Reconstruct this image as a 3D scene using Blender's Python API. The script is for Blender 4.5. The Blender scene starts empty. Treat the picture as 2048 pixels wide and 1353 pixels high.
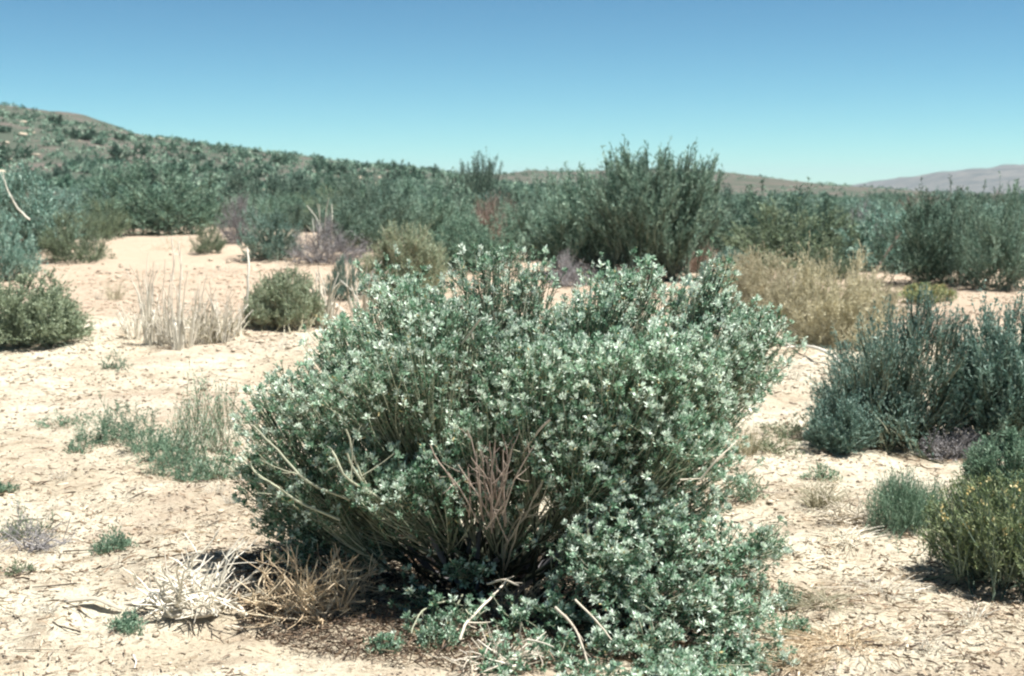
import bpy, math
import numpy as np
from mathutils import Vector, Matrix

sc = bpy.context.scene
COL = sc.collection
R = math.radians
PI = math.pi
rng = np.random.default_rng(7)

# ------------------------------------------------------------------ camera, sky, sun, exposure
CAM_Z = 1.4
F = 2844.0                     # focal length in pixels of the 2048 px wide photograph (50 mm on 36 mm film)
HZ = 385.0                     # row of the eye-level horizon
PITCH = math.atan((676.5 - HZ) / F)
cam_d = bpy.data.cameras.new('camera')
cam = bpy.data.objects.new('camera', cam_d)
COL.objects.link(cam)
cam_d.sensor_width = 36
cam_d.lens = 50
cam_d.clip_start = 0.05
cam_d.clip_end = 20000
cam.location = (0, 0, CAM_Z)
cam.rotation_euler = (PI / 2 - PITCH, 0, 0)
cam_d.dof.use_dof = True
cam_d.dof.focus_distance = 5.0
cam_d.dof.aperture_fstop = 5.6
sc.camera = cam

SUN_EL, SUN_AZ = 68.0, 98.0    # azimuth clockwise from +Y (the view direction)
w = bpy.data.worlds.new('World')
sc.world = w
w.use_nodes = True
nt = w.node_tree
bg = nt.nodes['Background']
sky = nt.nodes.new('ShaderNodeTexSky')
sky.sky_type = 'NISHITA'
sky.sun_disc = False
sky.sun_elevation = R(SUN_EL)
sky.sun_rotation = R(SUN_AZ)
sky.altitude = 4000
sky.air_density = 1.0
sky.dust_density = 0.0
sky.ozone_density = 3.0
tintn = nt.nodes.new('ShaderNodeMix')           # the slide film's cyan cast on the sky
tintn.data_type = 'RGBA'
tintn.blend_type = 'MULTIPLY'
tintn.inputs[0].default_value = 1.0
tintn.inputs[7].default_value = (0.345, 0.492, 0.392, 1)
gam = nt.nodes.new('ShaderNodeGamma')              # slide film's contrast
gam.inputs[1].default_value = 1.45
nt.links.new(sky.outputs[0], gam.inputs[0])
nt.links.new(gam.outputs[0], tintn.inputs[6])
nt.links.new(tintn.outputs[2], bg.inputs[0])
bg.inputs[1].default_value = 0.06

sd = bpy.data.lights.new('sun', 'SUN')
so = bpy.data.objects.new('sun', sd)
COL.objects.link(so)
sd.energy = 4.6
sd.angle = R(0.55)
sd.color = (1.0, 0.965, 0.90)
sdir = Vector((math.sin(R(SUN_AZ)) * math.cos(R(SUN_EL)), math.cos(R(SUN_AZ)) * math.cos(R(SUN_EL)), math.sin(R(SUN_EL))))
so.rotation_euler = sdir.to_track_quat('Z', 'Y').to_euler()
so.location = (20, 0, 30)

sc.view_settings.view_transform = 'Standard'
sc.view_settings.look = 'None'
sc.view_settings.gamma = 1
sc.view_settings.use_curve_mapping = False
sc.view_settings.exposure = 1.05
sc.render.engine = 'CYCLES'
sc.cycles.max_bounces = 6
sc.cycles.diffuse_bounces = 3
sc.cycles.transmission_bounces = 3
sc.cycles.use_denoising = True
sc.cycles.filter_width = 2.2

# ------------------------------------------------------------------ noise and terrain
def _hash(ix, iy, s):
    n = (ix.astype(np.int64) * 374761393 + iy.astype(np.int64) * 668265263 + s * 1442695041) & 0x7fffffff
    n = ((n ^ (n >> 13)) * 1274126177) & 0x7fffffff
    return ((n ^ (n >> 16)) & 0xffff) / 65535.0

def vnoise(x, y, s=0):
    x = np.asarray(x, float); y = np.asarray(y, float)
    ix = np.floor(x); iy = np.floor(y)
    fx = x - ix; fy = y - iy
    fx = fx * fx * (3 - 2 * fx); fy = fy * fy * (3 - 2 * fy)
    a = _hash(ix, iy, s); b = _hash(ix + 1, iy, s); c = _hash(ix, iy + 1, s); d = _hash(ix + 1, iy + 1, s)
    return (a + (b - a) * fx) * (1 - fy) + (c + (d - c) * fx) * fy

def fbm(x, y, o=4, s=0):
    t = 0; a = 0.5; f = 1.0
    for i in range(o):
        t = t + a * (vnoise(np.asarray(x) * f, np.asarray(y) * f, s + i) - 0.5)
        a *= 0.5; f *= 2.03
    return t

def sst(a, b, x):
    t = np.clip((x - a) / (b - a), 0, 1)
    return t * t * (3 - 2 * t)

HILL_X = [-400, -160, -94, -85, -75, -66, -57, -48, -39, -30, -16, 0, 14, 60]
HILL_Z = [46, 27.5, 17.0, 13.8, 12.3, 10.4, 9.5, 8.5, 7.4, 6.2, 5.2, 2.6, 0.9, 0]

def bump(x, y, cx, cy, rx, ry, h):
    return h * np.exp(-((x - cx) / rx) ** 2 - ((y - cy) / ry) ** 2)

def H(x, y):
    x = np.asarray(x, float); y = np.asarray(y, float)
    d = np.sqrt(x * x + y * y)
    z = 0.11 * fbm(x * 0.55 + 3.1, y * 0.55, 3, 5) * sst(2, 6, d)
    z = z + 0.085 * fbm(x * 2.3, y * 2.3, 4, 11) * (1 - 0.7 * sst(12, 40, d))
    z = z + 0.030 * fbm(x * 11, y * 11, 3, 21) * (1 - sst(10, 25, d))
    z = z + 0.5 * fbm(x * 0.06, y * 0.06, 3, 31) * sst(20, 60, d)
    z = z + bump(x, y, -1.05, 5.05, 0.50, 0.42, 0.09) + bump(x, y, 1.55, 6.2, 0.6, 0.5, 0.06)
    z = z + bump(x, y, 1.2, 4.3, 0.6, 0.35, 0.04) - bump(x, y, -0.88, 4.44, 0.16, 0.06, 0.09) - bump(x, y, -1.33, 4.52, 0.12, 0.045, 0.10)
    # a worn bank: the near flat ends in a low lip and the ground behind it lies lower
    lip = 14.2 + 0.8 * fbm(x * 0.6, x * 0 + 2, 3, 41) * 2
    z = z + 0.16 * (1 - sst(lip, lip + 0.5, y)) * sst(8.5, 13.8, y) * (1 - sst(-0.6, 0.6, x))
    z = z + 0.35 * sst(24, 31, y) * (1 - sst(38, 60, y)) * (1 - sst(-3, 0, x))
    # the long hillside on the left, a low ridge behind, mountains far off on the right
    prof = np.interp(x, HILL_X, HILL_Z)
    z = z + prof * sst(75, 262, y) * (1 - 0.5 * sst(270, 700, y)) + 5.0 * fbm(x * 0.03, y * 0.022, 5, 51) * sst(90, 220, y) * sst(0, 12, prof) 
    pr2 = np.interp(x, [-30, -4, 6, 55, 68, 90, 114, 150], [0, 4.6, 7.2, 9.0, 7.8, 4.6, 2.2, 0])
    z = z + pr2 * sst(250, 480, y) * (1 - sst(480, 900, y))
    pr3 = np.interp(x, [900, 990, 1100, 1190, 1440, 1800, 2600], [0, 10, 34, 52, 76, 100, 90])
    z = z + (pr3 * (1 + 0.25 * fbm(x * 0.004, y * 0.004, 4, 61)) + 24 * fbm(x * 0.012, y * 0.008, 6, 71) * sst(5, 60, pr3)) * sst(2500, 3900, y) * (1 - sst(4100, 5600, y))
    return z

z0 = float(H(0.0, 0.0))
_H = H
def H(x, y):
    return _H(x, y) - z0

cp, sp_ = math.cos(PITCH), math.sin(PITCH)
def ray(px, py):
    u = (px - 1024) / F; v = (676.5 - py) / F
    return np.array([u, cp + v * sp_, -sp_ + v * cp])
def at(px, py, D):
    """world point seen at a pixel at depth D along +Y"""
    r = ray(px, py)
    t = D / r[1]
    return np.array([r[0] * t, D, CAM_Z + r[2] * t])
def gp(px, py):
    """ground point seen at a pixel: marches the ray to the terrain"""
    r = ray(px, py)
    t = np.geomspace(1.5, 600, 3000)
    zz = CAM_Z + r[2] * t
    hh = H(r[0] * t, r[1] * t)
    k = np.nonzero(zz < hh)[0]
    i = k[0] if len(k) else len(t) - 1
    x, y = r[0] * t[i], r[1] * t[i]
    return np.array([x, y, float(H(x, y))])

# ------------------------------------------------------------------ materials
def newmat(name):
    m = bpy.data.materials.new(name)
    m.use_nodes = True
    n = m.node_tree
    b = n.nodes['Principled BSDF']
    b.inputs['Roughness'].default_value = 0.85
    b.inputs['Specular IOR Level'].default_value = 0.15
    return m, n, b

def ramp(n, cols, pos=None):
    r = n.nodes.new('ShaderNodeValToRGB')
    el = r.color_ramp.elements
    k = len(cols)
    pos = pos or [i / (k - 1) for i in range(k)]
    while len(el) < k:
        el.new(0.5)
    for i in range(k):
        el[i].position = pos[i]
        el[i].color = (*cols[i], 1)
    return r

def plantmat(name, cols, trans=0.25, rough=0.7, objvar=0.12, spec=0.2, pos=None):
    """colour runs over the per-leaf value stored on the mesh; whole plants differ a little from each other"""
    m, n, b = newmat(name)
    at_ = n.nodes.new('ShaderNodeAttribute'); at_.attribute_name = 'tint'
    r = ramp(n, cols, pos)
    n.links.new(at_.outputs['Fac'], r.inputs[0])
    oi = n.nodes.new('ShaderNodeObjectInfo')
    hs = n.nodes.new('ShaderNodeHueSaturation')
    mr = n.nodes.new('ShaderNodeMapRange')
    mr.inputs[3].default_value = 1 - objvar * 1.6; mr.inputs[4].default_value = 1 + objvar * 1.6
    n.links.new(oi.outputs['Random'], mr.inputs[0])
    n.links.new(mr.outputs[0], hs.inputs['Value'])
    n.links.new(r.outputs[0], hs.inputs['Color'])
    n.links.new(hs.outputs[0], b.inputs['Base Color'])
    b.inputs['Roughness'].default_value = rough
    b.inputs['Specular IOR Level'].default_value = spec
    if trans > 0:
        tr = n.nodes.new('ShaderNodeBsdfTranslucent')
        n.links.new(hs.outputs[0], tr.inputs[0])
        mx = n.nodes.new('ShaderNodeMixShader'); mx.inputs[0].default_value = trans
        out = n.nodes['Material Output']
        n.links.new(b.outputs[0], mx.inputs[1]); n.links.new(tr.outputs[0], mx.inputs[2])
        n.links.new(mx.outputs[0], out.inputs[0])
    return m

M = {}
M['mint'] = plantmat('mint_leaf', [(0.03, 0.075, 0.042), (0.09, 0.19, 0.11), (0.32, 0.50, 0.345), (0.84, 0.94, 0.82), (0.50, 0.42, 0.22)], 0.2, 0.85, 0.08, 0.08, [0, .3, .6, .94, .99])
M['mintstem'] = plantmat('pale_stem', [(0.03, 0.032, 0.022), (0.14, 0.17, 0.11), (0.50, 0.50, 0.37)], 0, 0.8)
M['teal'] = plantmat('teal_leaf', [(0.06, 0.12, 0.092), (0.17, 0.265, 0.205), (0.46, 0.59, 0.47)], 0.25, objvar=.24)
M['blue'] = plantmat('blue_leaf', [(0.075, 0.155, 0.125), (0.20, 0.325, 0.27), (0.52, 0.66, 0.57)], 0.2, objvar=.2)
M['dark'] = plantmat('dark_leaf', [(0.04, 0.09, 0.062), (0.115, 0.20, 0.145), (0.36, 0.48, 0.36)], 0.25, objvar=.26)
M['olive'] = plantmat('olive_leaf', [(0.09, 0.13, 0.08), (0.19, 0.25, 0.155), (0.37, 0.43, 0.29)], 0.2)
M['gold'] = plantmat('gold_leaf', [(0.09, 0.15, 0.07), (0.25, 0.32, 0.155), (0.54, 0.58, 0.34)], 0.2)
M['pale'] = plantmat('pale_olive_leaf', [(0.14, 0.19, 0.12), (0.29, 0.35, 0.235), (0.50, 0.56, 0.40)], 0.2)
M['straw'] = plantmat('straw_leaf', [(0.28, 0.265, 0.17), (0.52, 0.48, 0.335), (0.76, 0.72, 0.55)], 0.2)
M['grey'] = plantmat('grey_twig', [(0.13, 0.125, 0.13), (0.26, 0.25, 0.255), (0.46, 0.44, 0.44)], 0)
M['pink'] = plantmat('pink_twig', [(0.16, 0.12, 0.105), (0.31, 0.24, 0.20), (0.50, 0.41, 0.34)], 0)
M['wood'] = plantmat('dark_wood', [(0.035, 0.028, 0.022), (0.08, 0.065, 0.05), (0.15, 0.13, 0.105)], 0)
M['wooda'] = plantmat('grey_green_wood', [(0.065, 0.095, 0.07), (0.13, 0.17, 0.125), (0.26, 0.31, 0.235)], 0)
M['bleach'] = plantmat('bleached_twig', [(0.38, 0.33, 0.26), (0.58, 0.52, 0.42), (0.76, 0.70, 0.60)], 0)
M['white'] = plantmat('white_twig', [(0.52, 0.47, 0.38), (0.74, 0.69, 0.58), (0.88, 0.84, 0.74)], 0)
M['rust'] = plantmat('rust_twig', [(0.32, 0.24, 0.15), (0.58, 0.45, 0.30), (0.80, 0.69, 0.50)], 0)
M['weed'] = plantmat('weed_leaf', [(0.07, 0.14, 0.09), (0.18, 0.29, 0.20), (0.40, 0.53, 0.39)], 0.25)
M['flower'] = plantmat('yellow_flower', [(0.55, 0.42, 0.16), (0.7, 0.58, 0.28), (0.8, 0.72, 0.45)], 0.2)
M['pebble'] = plantmat('pebble', [(0.22, 0.17, 0.13), (0.50, 0.42, 0.32), (0.74, 0.66, 0.54)], 0)
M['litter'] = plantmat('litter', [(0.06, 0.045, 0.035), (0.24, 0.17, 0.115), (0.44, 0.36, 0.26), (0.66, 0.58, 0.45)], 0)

def ground_mat():
    m, n, b = newmat('sandy_soil')
    L = n.links
    tc = n.nodes.new('ShaderNodeNewGeometry')
    def noise(scale, det=4, rough=0.6, dist=0.0):
        t = n.nodes.new('ShaderNodeTexNoise')
        t.inputs['Scale'].default_value = scale; t.inputs['Detail'].default_value = det
        t.inputs['Roughness'].default_value = rough; t.inputs['Distortion'].default_value = dist
        L.new(tc.outputs['Position'], t.inputs['Vector'])
        return t
    def mixc(fac, a, bcol):
        x = n.nodes.new('ShaderNodeMix'); x.data_type = 'RGBA'
        if isinstance(fac, float): x.inputs[0].default_value = fac
        else: L.new(fac, x.inputs[0])
        for sock, c in ((6, a), (7, bcol)):
            if isinstance(c, tuple): x.inputs[sock].default_value = (*c, 1)
            else: L.new(c, x.inputs[sock])
        return x.outputs[2]
    def rng_(src, a, b_, c=0.0, d=1.0):
        r = n.nodes.new('ShaderNodeMapRange'); r.interpolation_type = 'SMOOTHSTEP'
        for i, v in ((1, a), (2, b_), (3, c), (4, d)): r.inputs[i].default_value = v
        L.new(src, r.inputs[0]); return r.outputs[0]
    big = noise(0.9, 5, 0.65, 0.4); med = noise(5.5, 6, 0.7, 0.3); fine = noise(48, 5, 0.75); grit = noise(170, 3, 0.8)
    c1 = mixc(rng_(big.outputs[0], 0.40, 0.62), (0.75, 0.69, 0.545), (0.58, 0.50, 0.375))
    c2 = mixc(rng_(med.outputs[0], 0.47, 0.66, 0, 0.8), c1, (0.43, 0.35, 0.26))
    c3 = mixc(rng_(fine.outputs[0], 0.52, 0.64, 0, 0.85), c2, (0.19, 0.145, 0.10))
    c4 = mixc(rng_(grit.outputs[0], 0.56, 0.72, 0, 0.55), c3, (0.80, 0.72, 0.57))
    c5 = mixc(rng_(grit.outputs[0], 0.30, 0.42, 0.55, 0.0), c4, (0.24, 0.17, 0.12))
    patch = noise(0.33, 5, 0.7, 0.6)
    c5 = mixc(rng_(patch.outputs[0], 0.50, 0.66, 0, 0.55), c5, (0.43, 0.335, 0.26))
    # farther off the soil is browner, and the hills carry thin grey-green cover
    sep = n.nodes.new('ShaderNodeSeparateXYZ'); L.new(tc.outputs['Position'], sep.inputs[0])
    c6 = mixc(rng_(sep.outputs[1], 13.5, 15.5, 0, 0.8), c5, (0.48, 0.375, 0.285))
    hn = noise(0.09, 7, 0.75)
    hcol = mixc(rng_(hn.outputs[0], 0.42, 0.62), (0.08, 0.10, 0.078), (0.15, 0.13, 0.115))
    hn2 = noise(0.5, 5, 0.8)
    hcol2 = mixc(rng_(hn2.outputs[0], 0.62, 0.70, 0, 0.6), hcol, (0.26, 0.22, 0.18))
    c7 = mixc(rng_(sep.outputs[1], 40, 90), c6, hcol2)
    mn = noise(0.014, 8, 0.8)
    mcol = mixc(rng_(mn.outputs[0], 0.4, 0.65), (0.085, 0.10, 0.10), (0.20, 0.19, 0.175))
    c8 = mixc(rng_(sep.outputs[1], 700, 2300), c7, mcol)
    L.new(c8, b.inputs['Base Color'])
    b.inputs['Roughness'].default_value = 0.95
    b.inputs['Specular IOR Level'].default_value = 0.05
    bp = n.nodes.new('ShaderNodeBump'); bp.inputs['Strength'].default_value = 0.9; bp.inputs['Distance'].default_value = 0.02
    ad = n.nodes.new('ShaderNodeMath'); ad.operation = 'MULTIPLY_ADD'
    L.new(med.outputs[0], ad.inputs[0]); ad.inputs[1].default_value = 2.0; L.new(fine.outputs[0], ad.inputs[2])
    ad2 = n.nodes.new('ShaderNodeMath'); ad2.operation = 'MULTIPLY_ADD'
    L.new(grit.outputs[0], ad2.inputs[0]); ad2.inputs[1].default_value = 0.35; L.new(ad.outputs[0], ad2.inputs[2])
    L.new(ad2.outputs[0], bp.inputs['Height'])
    L.new(bp.outputs[0], b.inputs['Normal'])
    return m
M['ground'] = ground_mat()

# ------------------------------------------------------------------ mesh building
class Geo:
    def __init__(s):
        s.v = []; s.q = []; s.t = []; s.a = []; s.n = 0
    def add(s, V, Q=None, T=None, tint=None):
        V = np.asarray(V, float).reshape(-1, 3)
        if Q is not None and len(Q): s.q.append(np.asarray(Q) + s.n)
        if T is not None and len(T): s.t.append(np.asarray(T) + s.n)
        if tint is None: tint = np.full(len(V), 0.5)
        s.a.append(np.asarray(tint, float)); s.v.append(V); s.n += len(V)
    def mesh(s, name, mat, smooth=False):
        V = np.concatenate(s.v); A = np.concatenate(s.a)
        Q = np.concatenate(s.q) if s.q else np.zeros((0, 4), int)
        T = np.concatenate(s.t) if s.t else np.zeros((0, 3), int)
        me = bpy.data.meshes.new(name)
        me.vertices.add(len(V)); me.vertices.foreach_set('co', V.astype(np.float32).ravel())
        nl = len(Q) * 4 + len(T) * 3
        me.loops.add(nl)
        me.loops.foreach_set('vertex_index', np.concatenate([Q.ravel(), T.ravel()]).astype(np.int32))
        me.polygons.add(len(Q) + len(T))
        ls = np.concatenate([np.arange(len(Q)) * 4, len(Q) * 4 + np.arange(len(T)) * 3]).astype(np.int32)
        me.polygons.foreach_set('loop_start', ls)
        if smooth:
            me.polygons.foreach_set('use_smooth', np.ones(len(ls), bool))
        me.update(calc_edges=True)
        at_ = me.attributes.new('tint', 'FLOAT', 'POINT')
        at_.data.foreach_set('value', np.clip(A, 0, 1).astype(np.float32))
        me.materials.append(mat)
        return me
    def obj(s, name, mat, parent=None, loc=None, smooth=False):
        o = bpy.data.objects.new(name, s.mesh(name, mat, smooth))
        COL.objects.link(o)
        if parent is not None: o.parent = parent
        if loc is not None: o.location = loc
        return o

def nrm(a):
    return a / np.maximum(np.linalg.norm(a, axis=-1, keepdims=True), 1e-9)

def bez(P0, P1, P2, K):
    t = np.linspace(0, 1, K)[None, :, None]
    return (1 - t) ** 2 * P0[:, None] + 2 * t * (1 - t) * P1[:, None] + t * t * P2[:, None]

def tubes(g, P, r0, r1, sides=3, tint=None, power=1.0):
    """P (N,K,3) centre lines; radii taper r0 -> r1"""
    N, K, _ = P.shape
    T = nrm(np.gradient(P, axis=1))
    ref = np.where(np.abs(T[..., 2:3]) > 0.9, np.array([1.0, 0, 0]), np.array([0, 0, 1.0]))
    U = nrm(np.cross(T, ref)); W = np.cross(T, U)
    r0 = np.broadcast_to(np.asarray(r0, float), (N,)); r1 = np.broadcast_to(np.asarray(r1, float), (N,))
    s = np.linspace(0, 1, K)[None, :] ** power
    rr = r0[:, None] * (1 - s) + r1[:, None] * s
    ang = np.arange(sides) * 2 * PI / sides
    V = P[:, :, None] + rr[:, :, None, None] * (np.cos(ang)[None, None, :, None] * U[:, :, None] + np.sin(ang)[None, None, :, None] * W[:, :, None])
    idx = np.arange(N * K * sides).reshape(N, K, sides)
    a = idx[:, :-1]; b = idx[:, 1:]
    Q = np.stack([a, np.roll(a, -1, 2), np.roll(b, -1, 2), b], -1).reshape(-1, 4)
    if tint is None: tint = np.full(N, 0.5)
    g.add(V, Q=Q, tint=np.repeat(tint, K * sides))

def blades(g, P, w0, tint=None, seed=0):
    """flat tapering ribbons along centre lines (N,K,3)"""
    N, K, _ = P.shape
    rr = np.random.default_rng(seed)
    T = nrm(np.gradient(P, axis=1))
    S = nrm(np.cross(T, nrm(rr.normal(size=(N, 1, 3)))))
    w0 = np.broadcast_to(np.asarray(w0, float), (N,))
    wd = w0[:, None] * (1 - 0.75 * np.linspace(0, 1, K)[None, :])
    V = np.stack([P - S * wd[..., None] / 2, P + S * wd[..., None] / 2], 2)
    idx = np.arange(N * K * 2).reshape(N, K, 2)
    Q = np.stack([idx[:, :-1, 0], idx[:, :-1, 1], idx[:, 1:, 1], idx[:, 1:, 0]], -1).reshape(-1, 4)
    if tint is None: tint = np.full(N, 0.5)
    g.add(V, Q=Q, tint=np.repeat(tint, K * 2))

def leaves(g, P, D, ln, wd, rr, tint):
    """small folded pointed leaves: base, two shoulders, tip"""
    N = len(P)
    D = nrm(D)
    S = nrm(np.cross(D, rr.normal(size=(N, 3))))
    U = np.cross(S, D)
    ln = np.broadcast_to(ln, (N,))[:, None]; wd = np.broadcast_to(wd, (N,))[:, None]
    m = P + D * ln * 0.52 + U * wd * 0.18
    V = np.stack([P, m - S * wd / 2, P + D * ln - U * wd * 0.1, m + S * wd / 2], 1)
    Q = np.arange(N * 4).reshape(N, 4)
    g.add(V, Q=Q, tint=np.repeat(tint, 4))

def onpath(P, i, t):
    """points and tangents on polylines P[i] at parameter t"""
    K = P.shape[1]
    f = np.clip(t, 0, 0.9999) * (K - 1)
    k = f.astype(int); fr = (f - k)[:, None]
    a = P[i, k]; b = P[i, k + 1]
    return a + (b - a) * fr, nrm(b - a)

def gen_shrub(seed, Hh, Rr, nl=40, nt=400, tl=0.28, nleaf=10, leaf=(0.02, 0.008), up=0.5, lump=0.25, wr=0.007,
              tw=0.0022, low=0.0, spread=0.7, leafdir=0.9, blade=False, bw=0.008, base=0.06, tipbias=0.6, droop=0.0, dome=0.92, p=2.0):
    """returns two Geos: wood (limbs and twigs) and foliage"""
    rr = np.random.default_rng(seed)
    wood, fol = Geo(), Geo()
    az = rr.uniform(0, 2 * PI, nl)
    ct = rr.uniform(low, 1, nl)
    st = np.sqrt(1 - ct ** 2)
    st = st ** (2 / p); ct_ = np.sign(ct) * np.abs(ct) ** (2 / p)
    lob = 1 + lump * (vnoise(np.cos(az) * 1.6 + seed, np.sin(az) * 1.6 + ct * 2, seed) * 2 - 1.1)
    k = np.minimum(rr.uniform(0.62, 0.95, nl) * lob, dome * .97)
    E = np.stack([Rr * st * np.cos(az), Rr * st * np.sin(az), Hh * ct_ * 0.92 + 0.04 * Hh], 1) * k[:, None]
    P0 = np.stack([base * rr.normal(size=nl) * Rr * 2, base * rr.normal(size=nl) * Rr * 2, np.full(nl, -0.03)], 1)
    c = 0.25 + 0.5 * (1 - up)
    P1 = P0 * 0.5 + E * np.array([c + 0.1, c + 0.1, 0.42]) + rr.normal(size=(nl, 3)) * 0.07 * Rr
    L = bez(P0, P1, E, 6)
    L[:, 1:] += rr.normal(size=(nl, 5, 3)) * 0.018 * Rr
    tubes(wood, L, wr * rr.uniform(0.6, 1.3, nl), wr * 0.3, 3, rr.uniform(0.1, 0.9, nl))
    i = rr.integers(0, nl, nt)
    t = 1 - rr.uniform(0, 1, nt) ** 1.3 * 0.78
    S, T = onpath(L, i, t)
    out = nrm(S - np.array([0, 0, 0.25 * Hh]))
    D = nrm(T * 0.6 + out * 0.45 + np.array([0, 0, up]) + rr.normal(size=(nt, 3)) * spread * 0.5)
    ll = tl * rr.uniform(0.5, 1.2, nt)
    E2 = S + D * ll[:, None] + np.array([0, 0, 1]) * (ll * (0.25 * up - droop))[:, None]
    E2[:, 2] = np.maximum(E2[:, 2], 0.02)
    q = ((np.hypot(E2[:, 0], E2[:, 1]) / Rr) ** p + (np.abs(E2[:, 2]) / Hh) ** p) ** (1 / p)
    ea = np.arctan2(E2[:, 1], E2[:, 0])
    lim = dome * (1 + 0.30 * (vnoise(np.cos(ea) * 2.2 + 5, np.sin(ea) * 2.2 + E2[:, 2] / Hh * 2.2, seed + 9) - 0.5) + 0.07 * rr.normal(size=nt))
    lim = np.minimum(lim, 1.12 * dome)
    k = np.minimum(1, lim / np.maximum(q, 1e-6))[:, None]
    E2 = E2 * k
    S = np.where(k < 1, S * np.minimum(1, k * 1.05), S)
    C = S + (E2 - S) * 0.55 + rr.normal(size=(nt, 3)) * 0.08 * tl
    TW = bez(S, C, E2, 4)
    if blade:
        blades(fol, TW, bw * rr.uniform(0.6, 1.2, nt), rr.uniform(0.1, 1, nt), seed)
    else:
        blades(wood, TW[:, ::1] if nt < 300 else bez(S, C, E2, 3), tw * 2.3, rr.uniform(0.2, 1, nt), seed + 3)
    if nleaf:
        n = nt * nleaf
        i = np.repeat(np.arange(nt), nleaf)
        t = rr.uniform(0, 1, n) ** tipbias
        Pp, Tt = onpath(TW, i, t)
        Dd = nrm(Tt * leafdir + rr.normal(size=(n, 3)) * 0.6)
        tv = np.clip(rr.uniform(0, 1, nt)[i] * 0.5 + rr.uniform(0, 1, n) * 0.5, 0, 1)
        leaves(fol, Pp, Dd, leaf[0] * rr.uniform(0.6, 1.3, n), leaf[1] * rr.uniform(0.7, 1.2, n), rr, tv)
    return wood, fol

def tag(o, label, cat, group=None):
    if label: o['label'] = label
    o['category'] = cat
    if group: o['group'] = group
    return o

def empty(name, loc=(0, 0, 0), rz=0.0, scale=(1, 1, 1)):
    o = bpy.data.objects.new(name, None)
    COL.objects.link(o)
    o.empty_display_size = 0.1
    o.location = loc; o.rotation_euler = (0, 0, rz); o.scale = scale
    return o

def copy_tree(o, parent=None):
    c = o.copy(); COL.objects.link(c)
    if parent is not None: c.parent = parent
    for ch in list(KIDS.get(o.name, [])):
        copy_tree(ch, c)
    return c
KIDS = {}

def fit(geos, Hh, Rr):
    V = np.concatenate([v for g in geos for v in g.v])
    z = np.percentile(V[:, 2], 99.5); r = np.percentile(np.abs(V[:, 0]), 98.5)
    for g in geos:
        g.v = [v * np.array([Rr / r, Rr / r, Hh / z]) for v in g.v]

def build_shrub(name, wood, fol, wm, fm, flowers=None):
    r = empty(name)
    k = [wood.obj('branchwork', wm, r)]
    if fol is not None and fol.n: k.append(fol.obj('foliage', fm, r))
    if flowers is not None: k.append(flowers.obj('blossom', M['flower'], r))
    KIDS[r.name] = k
    return r

# ------------------------------------------------------------------ the ground: one sheet, finer near the camera
def build_ground():
    dist = [0.0]
    d = 0.9
    while d < 9000:
        dist.append(d)
        d *= 1.0125 if 2.6 < d < 30 else (1.022 if d < 600 else 1.03)
        if d < 2.6: d += 0.03
    dist = np.array(dist[1:])
    front = np.linspace(-R(26), R(26), 330)
    rest = np.linspace(R(26), 2 * PI - R(26), 80)[1:-1]
    ang = np.concatenate([front, rest])
    A, Dd = np.meshgrid(ang, dist)
    X = np.sin(A) * Dd; Y = np.cos(A) * Dd
    Z = H(X, Y)
    n, m = X.shape
    g = Geo()
    idx = np.arange(n * m).reshape(n, m)
    a = idx[:-1]; b = idx[1:]
    Q = np.stack([a, b, np.roll(b, -1, 1), np.roll(a, -1, 1)], -1).reshape(-1, 4)
    V = np.concatenate([np.stack([X, Y, Z], -1).reshape(-1, 3), [[0, 0, 0.0]]])
    c = n * m
    T = np.stack([np.full(m, c), idx[0], np.roll(idx[0], -1)], 1)
    g.add(V, Q=Q, T=T)
    o = g.obj('ground', M['ground'], smooth=True)
    o['kind'] = 'structure'
    o['label'] = 'pale sandy desert ground rising into scrubby hills'
build_ground()

# ------------------------------------------------------------------ the big pale shrub in front
def jit(n, s):
    return rng.normal(size=(n, 3)) * s

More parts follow.
